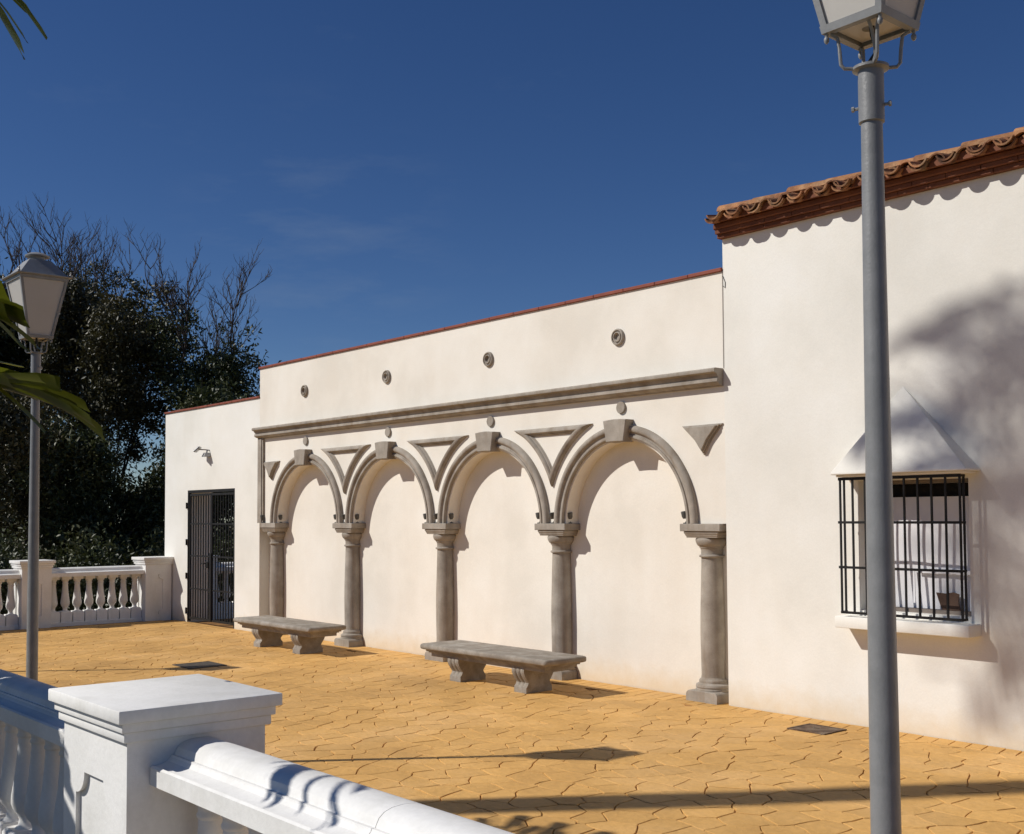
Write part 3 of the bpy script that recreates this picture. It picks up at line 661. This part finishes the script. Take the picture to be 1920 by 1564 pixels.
# ------------------------------------------------------------------ street lamps
def make_lamp(label):
    l = empty('street_lamp', (0, 0, 0), label, 'street lamp', 'grey lantern posts along the balustrade')
    post = MB().lathe([(.075, 0), (.075, .012), (.046, .02), (.043, .10), (.0395, .12), (.0365, 1.2), (.0265, 2.80)], (0, 0, 0), 28).build('post', M['pole'], l, smooth=40)
    col = MB().lathe([(.0272, 2.705), (.0325, 2.708), (.0325, 2.842), (.046, 2.846), (.046, 2.853), (.012, 2.855)], (0, 0, 0), 28).build('collar', M['pole'], l, smooth=40)
    for a in (R(200), R(20), R(110)):
        c, s = math.cos(a), math.sin(a)
        MB().tube([(c*.033, s*.033, 2.75), (c*.043, s*.043, 2.75), (c*.0435, s*.0435, 2.75), (c*.050, s*.050, 2.75)], [.004, .004, .0072, .0072], 6).build('bolt', M['pole_lt'], col)
    zb, zt, hb, ht = 2.945, 3.36, .084, .162
    for sx, sy in ((1, 1), (1, -1), (-1, 1), (-1, -1)):
        MB().tube([(sx*.027, sy*.027, 2.850), (sx*.047, sy*.047, 2.852), (sx*.053, sy*.053, 2.862), (sx*.055, sy*.055, 2.90), (sx*.058, sy*.058, 2.932), (sx*.070, sy*.070, 2.944)], .0048, 8).build('bracket_rod', M['pole_lt'], l)
    def H(z): return hb+(ht-hb)*(z-zb)/(zt-zb)
    lantern = None
    for z0, z1, e in ((zb, zb+.020, .003), (zt-.02, zt, .003)):
        t = .020; a0, a1 = H(z0)+e, H(z1)+e
        sqr = lambda a, z: [(-a, -a, z), (a, -a, z), (a, a, z), (-a, a, z)]
        g_ = MB().loft([sqr(a0-t, z0), sqr(a0, z0), sqr(a1, z1), sqr(a1-t, z1), sqr(a0-t, z0)], True, False, False)
        o = g_.build('lantern_frame' if lantern is None else 'top_frame', M['pole_lt'], l if lantern is None else lantern, smooth=0)
        if lantern is None: lantern = o
    for sx, sy in ((1, 1), (1, -1), (-1, 1), (-1, -1)):
        e = MB(); r_ = []
        for z in (zb+.0205, zt-.0205):
            a = H(z)+.001; t = .018; r_.append([(sx*a, sy*a, z), (sx*(a-t), sy*a, z), (sx*(a-t), sy*(a-t), z), (sx*a, sy*(a-t), z)])
        e.loft(r_).build('corner_bar', M['pole_lt'], lantern, smooth=0)
        MB().lathe([(.003, -.026), (.0065, -.021), (.007, -.013), (.004, -.008), (.006, 0)], (sx*(hb-.006), sy*(hb-.006), zb), 10).build('knob', M['pole_lt'], lantern)
    for s in range(4):
        c, sn = [(1, 0), (0, 1), (-1, 0), (0, -1)][s]; rr_ = lambda p: (p[0]*c-p[1]*sn, p[0]*sn+p[1]*c, p[2])
        a0, a1 = H(zb+.02)-.006, H(zt-.02)-.006; z0, z1 = zb+.019, zt-.019
        MB().loft([[rr_((-a0, -a0, z0)), rr_((a0, -a0, z0)), rr_((a0, -a0+.004, z0)), rr_((-a0, -a0+.004, z0))], [rr_((-a1, -a1, z1)), rr_((a1, -a1, z1)), rr_((a1, -a1+.004, z1)), rr_((-a1, -a1+.004, z1))]]).build('lantern_panel', M['milk'], lantern, smooth=0)
    bp = MB().plate([[(-hb+.02, -hb+.02), (hb-.02, -hb+.02), (hb-.02, hb-.02), (-hb+.02, hb-.02)], [(.02*math.cos(-2*math.pi*i/12), .02*math.sin(-2*math.pi*i/12)) for i in range(12)]], lambda u, v, d: (u, v, d), zb+.010, zb+.016).build('bottom_plate', M['milk'], lantern, smooth=0)
    rf = MB()
    sq = lambda a, z: [(-a, -a, z), (a, -a, z), (a, a, z), (-a, a, z)]
    rf.loft([sq(ht+.012, zt+.001), sq(ht+.022, zt+.006), sq(ht+.022, zt+.013), sq(ht-.004, zt+.018), sq(.076, zt+.125), sq(.070, zt+.13)])
    roof = rf.build('lantern_roof', M['pole_lt'], lantern, smooth=0, bevel=.002)
    MB().lathe([(.050, zt+.129), (.050, zt+.155), (.080, zt+.158), (.082, zt+.166), (.055, zt+.182), (.022, zt+.190), (.010, zt+.192)], (0, 0, 0), 24).build('vent_cap', M['pole_lt'], roof, smooth=40)
    for sx, sy in ((1, 1), (1, -1), (-1, 1), (-1, -1)): MB().lathe([(.006, 0), (.009, .01), (.004, .02), (.007, .026), (.002, .034)], (sx*(ht+.01), sy*(ht+.01), zt+.012), 8).build('finial', M['pole_lt'], roof)
    MB().tube([(0, 0, 2.85), (-.002, .001, 2.866), (.012, .006, 2.885), (.016, .004, 2.91), (.008, 0, 2.935), (.004, 0, 2.97)], .0075, 8).build('cable', M['cable'], l)
    MB().tube([(.012, -.01, 2.85), (.028, -.02, 2.872), (.030, -.028, 2.90), (.034, -.045, 2.93), (.038, -.066, 2.947)], .0045, 8).build('cable', M['pole_lt'], l)
    return l
lp = make_lamp('grey street lamp whose tall post stands before the window')
lp.location = (-1.632, 2.60, 0)
l2 = copy_tree(lp); l2.location = (-8.19, 2.60, 0); l2['label'] = 'grey street lamp with its whole lantern among the leaves and trees'
l3 = copy_tree(lp); l3.location = (-14.45, 2.65, 0); l3['label'] = 'grey street lamp whose shadow reaches the dark manhole cover'

# ------------------------------------------------------------------ vegetation
def leaf_mesh(name, C, D, N_, Ln, Wd, mat, fold=.25):
    """many folded leaves in one mesh: centres C, directions D, normals N_, lengths, widths (numpy)"""
    S = np.cross(D, N_); S /= np.linalg.norm(S, axis=1, keepdims=True)+1e-9
    a = C-D*Ln[:, None]*.5; b = C+D*Ln[:, None]*.5; l = C+S*Wd[:, None]*.5+N_*Wd[:, None]*fold; r = C-S*Wd[:, None]*.5+N_*Wd[:, None]*fold
    n = len(C); V = np.stack([a, l, b, r], 1).reshape(-1, 3)
    me = bpy.data.meshes.new(name); me.vertices.add(4*n); me.vertices.foreach_set('co', V.ravel().astype(np.float32))
    idx = np.arange(n)*4; F = np.stack([idx, idx+1, idx+2, idx, idx+2, idx+3], 1).ravel()
    me.loops.add(6*n); me.loops.foreach_set('vertex_index', F.astype(np.int32))
    me.polygons.add(2*n); me.polygons.foreach_set('loop_start', (np.arange(2*n)*3).astype(np.int32))
    me.update(calc_edges=True); me.validate(); me.materials.append(mat); return me
def unit(v): return v/(np.linalg.norm(v, axis=-1, keepdims=True)+1e-9)
def tree(nm, x, y, zb, top, spread, seed, label, lmat, nleaf=15000, bare=6, lean=(0, 0), low=.5, dens=1.0):
    rg = np.random.default_rng(seed); rn = random.Random(seed); H = top-zb; nleaf = int(nleaf*2.1)
    root = empty(nm, (x, y, zb), label, 'tree', 'trees beyond the far balustrade')
    wood = MB(); tw = MB(); ends = []; tops = []
    def branch(p, d, ln, r, depth):
        n = 4; pts = [p]; rad = [r]; q = p
        for i in range(n):
            d = (d+Vector((rn.uniform(-.22, .22), rn.uniform(-.22, .22), rn.uniform(-.05, .14)))).normalized(); q = q+d*ln/n; pts.append(q); rad.append(r*(1-.42*(i+1)/n))
            if depth >= 1: ends.append((q, max(.4, ln*.38)))
        wood.tube(pts, rad, 6 if depth else 9, False)
        if depth < 3:
            for k in range(rn.choice((2, 3, 3))):
                nd = (d+Vector((rn.uniform(-1, 1)*spread*.32, rn.uniform(-1, 1)*spread*.32, rn.uniform(-.15, .5)))).normalized()
                branch(q, nd, ln*rn.uniform(.62, .85), rad[-1]*.72, depth+1)
        else: tops.append((q, d))
    p0 = Vector((x, y, zb)); nst = 2
    for k in range(nst):
        branch(p0+Vector((rn.uniform(-.3, .3), rn.uniform(-.3, .3), 0)), Vector((lean[0]+rn.uniform(-.16, .16), lean[1]+rn.uniform(-.16, .16), 1)).normalized(), H*.36, .17, 0)
    # scale the skeleton vertically to its height
    zm = max(t[0].z for t in tops); kz = (top-bare*.12-zb)/(zm-zb)
    rm = sorted(math.hypot(t[0].x-x-lean[0]*(t[0].z-zb), t[0].y-y-lean[1]*(t[0].z-zb)) for t in tops)[int(len(tops)*.85)]; kr = min(1, spread/rm)
    fz = lambda p: Vector((x+lean[0]*(p[2]-zb)*(1-kr)+(p[0]-x)*kr, y+lean[1]*(p[2]-zb)*(1-kr)+(p[1]-y)*kr, zb+(p[2]-zb)*kz))
    wood.v = [tuple(fz(p)) for p in wood.v]; ends = [(fz(q), r) for q, r in ends]; tops = [(fz(q), d) for q, d in tops]
    # low side sprays fill the lower part
    for k in range(int(26*low)):
        a = rn.uniform(0, 6.28); rr = rn.uniform(.3, 1.0)*spread*.75; ends.append((Vector((x+rr*math.cos(a), y+rr*math.sin(a), zb+rn.uniform(.15, .62)*H)), rn.uniform(.5, .9)))
    # bare twigs standing out of the crown
    def twig(p, d, ln, r, depth):
        pts = [p]; q = p
        for i in range(4):
            d = (d+Vector((rn.uniform(-.25, .25), rn.uniform(-.25, .25), rn.uniform(-.02, .18)))).normalized(); q = q+d*ln/4; pts.append(q)
            for _q in range(2 if depth < 2 else (1 if depth < 3 else 0)):
                if i == 0 or rn.random() > .75: continue
                nd = (d+Vector((rn.uniform(-.9, .9), rn.uniform(-.9, .9), rn.uniform(.0, .5)))).normalized(); twig(q, nd, ln*rn.uniform(.35, .6), r*.6, depth+1)
        tw.tube(pts, [r, r*.8, r*.62, r*.5, r*.32], 4, False)
    tops.sort(key=lambda t: -t[0].z)
    for q, d in tops[:int(bare*1.15)]: twig(q-d*.6, (d+Vector((0, 0, .9))).normalized(), rn.uniform(.9, 1.7), .024, 0)
    wood.build('trunk', M['bark'], root, weld=False, smooth=60)
    if bare: tag(tw.build('bare_twigs', M['twig'], root, weld=False, smooth=60), kind='stuff')
    E_ = np.array([[*q, r] for q, r in ends]); ntw = len(E_)
    # clumps: several sub-clumps per end give light and dark masses
    sub = E_[rg.integers(0, ntw, int(ntw*1.7))]; sc_ = sub[:, :3]+rg.normal(size=(len(sub), 3))*np.minimum(sub[:, 3:], .75)*.42
    ci = rg.integers(0, len(sc_), nleaf); C = sc_[ci]+rg.normal(size=(nleaf, 3))*np.array([.17, .17, .12])*rg.uniform(.5, 1.35, (nleaf, 1))
    C = C[C[:, 2] < top-bare*.05]; n = len(C)
    D = unit(rg.normal(size=(n, 3))+np.array([0, 0, -.35])); Nn = unit(rg.normal(size=(n, 3))*.7+np.array([0, 0, .8])); Nn = unit(Nn-D*(Nn*D).sum(1, keepdims=True))
    me = leaf_mesh('crown', C-np.array([x, y, zb]), D, Nn, rg.uniform(.085, .145, n), rg.uniform(.04, .065, n), lmat)
    o = bpy.data.objects.new('crown', me); COL.objects.link(o); o.parent = root
    return root
tree('broadleaf_tree', -30.8, 8.9, -3.2, 9.0, 2.3, 11, 'dark leafy tree with bare top twigs behind the lantern', M['leaf'], 20000, 8, low=1)
tree('broadleaf_tree', -27.6, 10.25, -3.2, 8.9, 1.75, 23, 'dense dark tree with thick forked limbs and bare twigs on its crown', M['leaf2'], 20000, 9, low=.9)
tree('broadleaf_tree', -25.6, 11.35, -3.2, 7.6, 1.0, 35, 'slim open tree with slanting trunk above the gate wall', M['leaf'], 8000, 9, lean=(.03, .05), low=.6)
tree('broadleaf_tree', -25.9, 12.4, -3.2, 6.2, .8, 47, 'low bushy brownish tree rising behind the gate wall corner', M['leaf2'], 11000, 6, low=.9)
tree('broadleaf_tree', -34.2, 11.3, -3.2, 10.3, 2.4, 59, 'tall far tree with a wide spray of bare twigs', M['leaf'], 18000, 12, low=1)
tree('broadleaf_tree', -24.3, 8.7, -2.9, 3.9, 1.7, 61, 'low dark tree filling the gap above the far balustrade', M['leaf'], 18000, 0, low=1.2)
tree('broadleaf_tree', -24.6, 6.9, -2.8, 4.6, 1.9, 73, 'low dark tree close beside the lamp post and far balustrade', M['leaf2'], 18000, 0, low=1.2)
tree('broadleaf_tree', -24.2, 10.5, -2.9, 4.7, 1.4, 85, 'low dark tree seen through the gate bars', M['leaf'], 17000, 0, low=1.4)
tree('broadleaf_tree', -28.9, 7.2, -3.0, 7.4, 2.2, 97, 'dark tree at the far end of the row past the lamp post', M['leaf'], 16000, 5, low=1)

# hedge-like undergrowth below the trees
def shrub(x, y, seed, label):
    rg = np.random.default_rng(seed); root = empty('shrub', (x, y, -1.0), label, 'shrub', 'dark shrubs under the trees')
    n = 7600; u = unit(rg.normal(size=(n, 3)))*rg.uniform(.25, 1, (n, 1))**.5; C = u*np.array([1.1, 1.0, 1.55])+np.array([0, 0, .95])+rg.normal(size=(n, 3))*.12
    D = unit(rg.normal(size=(n, 3))); Nn = unit(rg.normal(size=(n, 3))+np.array([0, 0, .7])); Nn = unit(Nn-D*(Nn*D).sum(1, keepdims=True))
    o = bpy.data.objects.new('crown', leaf_mesh('crown', C, D, Nn, rg.uniform(.08, .13, n), rg.uniform(.04, .06, n), M['leaf'])); COL.objects.link(o); o.parent = root
    st = MB()
    for k in range(5): a = 1.25*k; st.tube([(x, y, -1.2), (x+.3*math.cos(a), y+.3*math.sin(a), -.2), (x+.6*math.cos(a), y+.6*math.sin(a), .9)], [.03, .022, .01], 5)
    st.build('stem', M['bark'], root, weld=False)
for k, y in enumerate((3.2, 4.7, 6.2, 7.7, 9.2, 10.7)):
    shrub(-21.2+.35*math.sin(k*2.1), y, 200+k, 'dark leafy shrub behind the white balustrades, %s of the row' % ('farthest from the rear terrace', 'next to the farthest one', 'third from the farther end', 'fourth from the farther end', 'second, beside the gate wall end', 'first, beside the rear terrace')[k])

# broad-leaved palm beside the camera's side of the near balustrade
def frond_mesh(name, path, nl, ll, lw, mat, seed, fan=False, t0=.25, hang=0, dr=1):
    rn = random.Random(seed); m = MB(); P = [Vector(p) for p in path]
    def at(t):
        t = min(max(t, 0), 1)*(len(P)-1); i = min(int(t), len(P)-2); f = t-i
        p0, p1, p2, p3 = P[max(i-1, 0)], P[i], P[i+1], P[min(i+2, len(P)-1)]
        return .5*((2*p1)+(p2-p0)*f+(2*p0-5*p1+4*p2-p3)*f*f+(3*p1-p0-3*p2+p3)*f**3)
    m.tube([at(i/12) for i in range(13)], [.013*(1-.75*i/12)+.002 for i in range(13)], 6)
    for i in range(nl):
        t = t0+(1-t0)*(i+.5)/nl; p = at(t); tg = (at(t+.02)-at(t-.02)).normalized(); sd = tg.cross(Vector((0, 0, 1))).normalized()
        for s in (1, -1):
            sw = (.50-.38*t) if fan else (.95-.45*t)
            d = (tg*(1.05-sw)+sd*s*sw+Vector((0, 0, rn.uniform(-.1, .22)))).normalized(); L_ = ll*(1-.35*abs(t-.55)*1.2)*rn.uniform(.85, 1.1); w = lw*rn.uniform(.8, 1.15)
            droop = rn.uniform(.10, .32)*dr; nrm = d.cross(sd*s).normalized() if abs(d.dot(sd)) < .98 else Vector((0, 0, 1)); nrm = Vector((0, 0, 1)) if nrm.length < .1 else nrm
            wv = d.cross(Vector((0, 0, 1))).normalized(); wv = (wv*rn.uniform(.75, 1)+Vector((0, 0, rn.uniform(-.5, .5)+hang))).normalized(); n2 = wv.cross(d)
            prof = ((0, .16), (.25, .62), (.5, .88), (.75, 1.0), (.93, .92), (1.0, .5)) if not fan else ((0, .10), (.25, .42), (.5, .70), (.75, .92), (.94, 1.0), (1.0, .92))
            vs = []; K = len(prof)
            for q, (u, ww) in enumerate(prof):
                c = p+d*L_*u+Vector((0, 0, -1))*droop*L_*u*u
                jag = rn.uniform(-.03, .03)*L_ if q == K-1 else 0
                vs += [c+wv*w*ww*.5+d*jag, c-n2*w*.10*ww, c-wv*w*ww*.5-d*jag]
            m.add(vs, [f for q in range(K-1) for f in ((q*3, q*3+1, q*3+4, q*3+3), (q*3+1, q*3+2, q*3+5, q*3+4))])
    return m
ph = empty('palm_shrub', (-5.75, .62, -.15), 'broad-leaved palm with drooping green fronds beside the near balustrade', 'palm')
st1 = MB().tube([(-5.75, .62, -.2), (-5.72, .66, .8), (-5.75, .70, 1.9)], [.09, .07, .05], 10).build('stem', M['bark'], ph)
MB().tube([(-6.05, .45, -.2), (-6.10, .42, 1.4), (-5.98, .52, 2.9)], [.09, .07, .05], 10).build('stem', M['bark'], ph)
special = [  # fronds that reach out over the balustrade
    ([(-5.75, .70, 1.85), (-5.45, .95, 2.20), (-5.0, 1.28, 2.27), (-4.74, 1.47, 2.22)], 8, .44, .075, True),
    ([(-5.75, .70, 1.9), (-5.5, .90, 2.45), (-5.1, 1.15, 2.62), (-4.93, 1.28, 2.58)], 6, .42, .13, True),
    ([(-5.75, .70, 1.9), (-5.4, .95, 2.30), (-5.05, 1.25, 2.36), (-4.88, 1.34, 2.26)], 10, .34, .06, False),
    ([(-5.98, .52, 2.9), (-5.6, .80, 3.72), (-5.15, 1.08, 4.02), (-4.88, 1.25, 3.95)], 12, .40, .05, False)]
for k, (pt, nl, ll, lw, fan) in enumerate(special): frond_mesh('frond', pt, nl, ll, lw, M['frond'], 40+k, fan, .35, .55 if fan else 0, 3.2 if k == 3 else 1).build('frond', M['frond'], ph, weld=False, smooth=60)
fr = random.Random(5)
for k, pt in enumerate(([(-5.98, .52, 2.9), (-5.5, .45, 3.15), (-4.9, .38, 2.95), (-4.35, .32, 2.55)], [(-5.98, .52, 2.9), (-5.3, .42, 3.0), (-4.6, .36, 2.8), (-4.0, .30, 2.5)])):
    frond_mesh('frond', pt, 6, .42, .11 if k == 0 else .06, M['frond'], 90+k, True, .5).build('frond', M['frond'], ph, weld=False, smooth=60)
for k in range(26):
    base_ = Vector((-5.75, .70, 1.9)) if k % 2 else Vector((-5.98, .52, 2.9))
    a = R(140+130*fr.random()) if k % 2 else R(150+80*fr.random()); L_ = fr.uniform(1.0, 1.5); d = Vector((math.cos(a), math.sin(a), 0)); e = fr.uniform(.15, .9)
    tip = base_+d*L_+Vector((0, 0, e*.6-.35))
    if tip.y > .29*-tip.x-.55: continue
    frond_mesh('frond', [base_, base_+d*L_*.35+Vector((0, 0, .35*e+.1)), base_+d*L_*.72+Vector((0, 0, .4*e)), tip], 9, .40, .085, M['frond'], 60+k, k % 3 == 0, .3).build('frond', M['frond'], ph, weld=False, smooth=60)
# a second clump further along shades the balustrade
ph2 = empty('palm_shrub', (-6.9, -.35, -.15), 'second broad-leaved palm clump out along the near balustrade', 'palm')
MB().tube([(-6.9, -.35, -.2), (-6.88, -.30, 1.0), (-6.85, -.28, 2.0)], [.09, .07, .05], 10).build('stem', M['bark'], ph2)
for k in range(13):
    a = R(k*360/13+7); L_ = fr.uniform(.9, 1.3); d = Vector((math.cos(a), math.sin(a), 0)); base_ = Vector((-6.85, -.28, 2.0)); e = fr.uniform(.1, .9)
    frond_mesh('frond', [base_, base_+d*L_*.35+Vector((0, 0, .35*e+.15)), base_+d*L_*.72+Vector((0, 0, .4*e+.05)), base_+d*L_+Vector((0, 0, e*.6-.35))], 9, .40, .09, M['frond'], 160+k, k % 3 == 0, .3).build('frond', M['frond'], ph2, weld=False, smooth=60)

# tall palm out of frame whose trunk and crown throw the soft shadows on paving and house wall
PX, PY, PT = -10.65, -3.32, 14.30
pt_ = empty('palm_tree', (PX, PY, -.15), 'tall palm whose trunk and crown shade the paving and house wall', 'palm')
QX = PX-.68
MB().tube([(PX, PY, -.2), (PX, PY, 4), (PX, PY, 9.2), (PX-.12, PY, 11), (PX-.5, PY, 13), (QX, PY, PT)], [.24, .20, .18, .17, .15, .15], 16).build('trunk', M['bark'], pt_)
pr_ = random.Random(9)
for k in range(40):
    a = R(k*137.5); e = pr_.uniform(-1.3, .8) if k < 30 else pr_.uniform(-2.6, -1.6); L_ = pr_.uniform(1.0, 1.5); d = Vector((math.cos(a), math.sin(a), 0)); b0 = Vector((QX, PY, PT))
    frond_mesh('frond', [b0, b0+d*L_*.4+Vector((0, 0, .5*e+.1)), b0+d*L_*.75+Vector((0, 0, .55*e-.12)), b0+d*L_+Vector((0, 0, .5*e-.55))], 16, .42, .048, M['palm'], 300+k, False, .12).build('frond', M['palm'], pt_, weld=False, smooth=60)
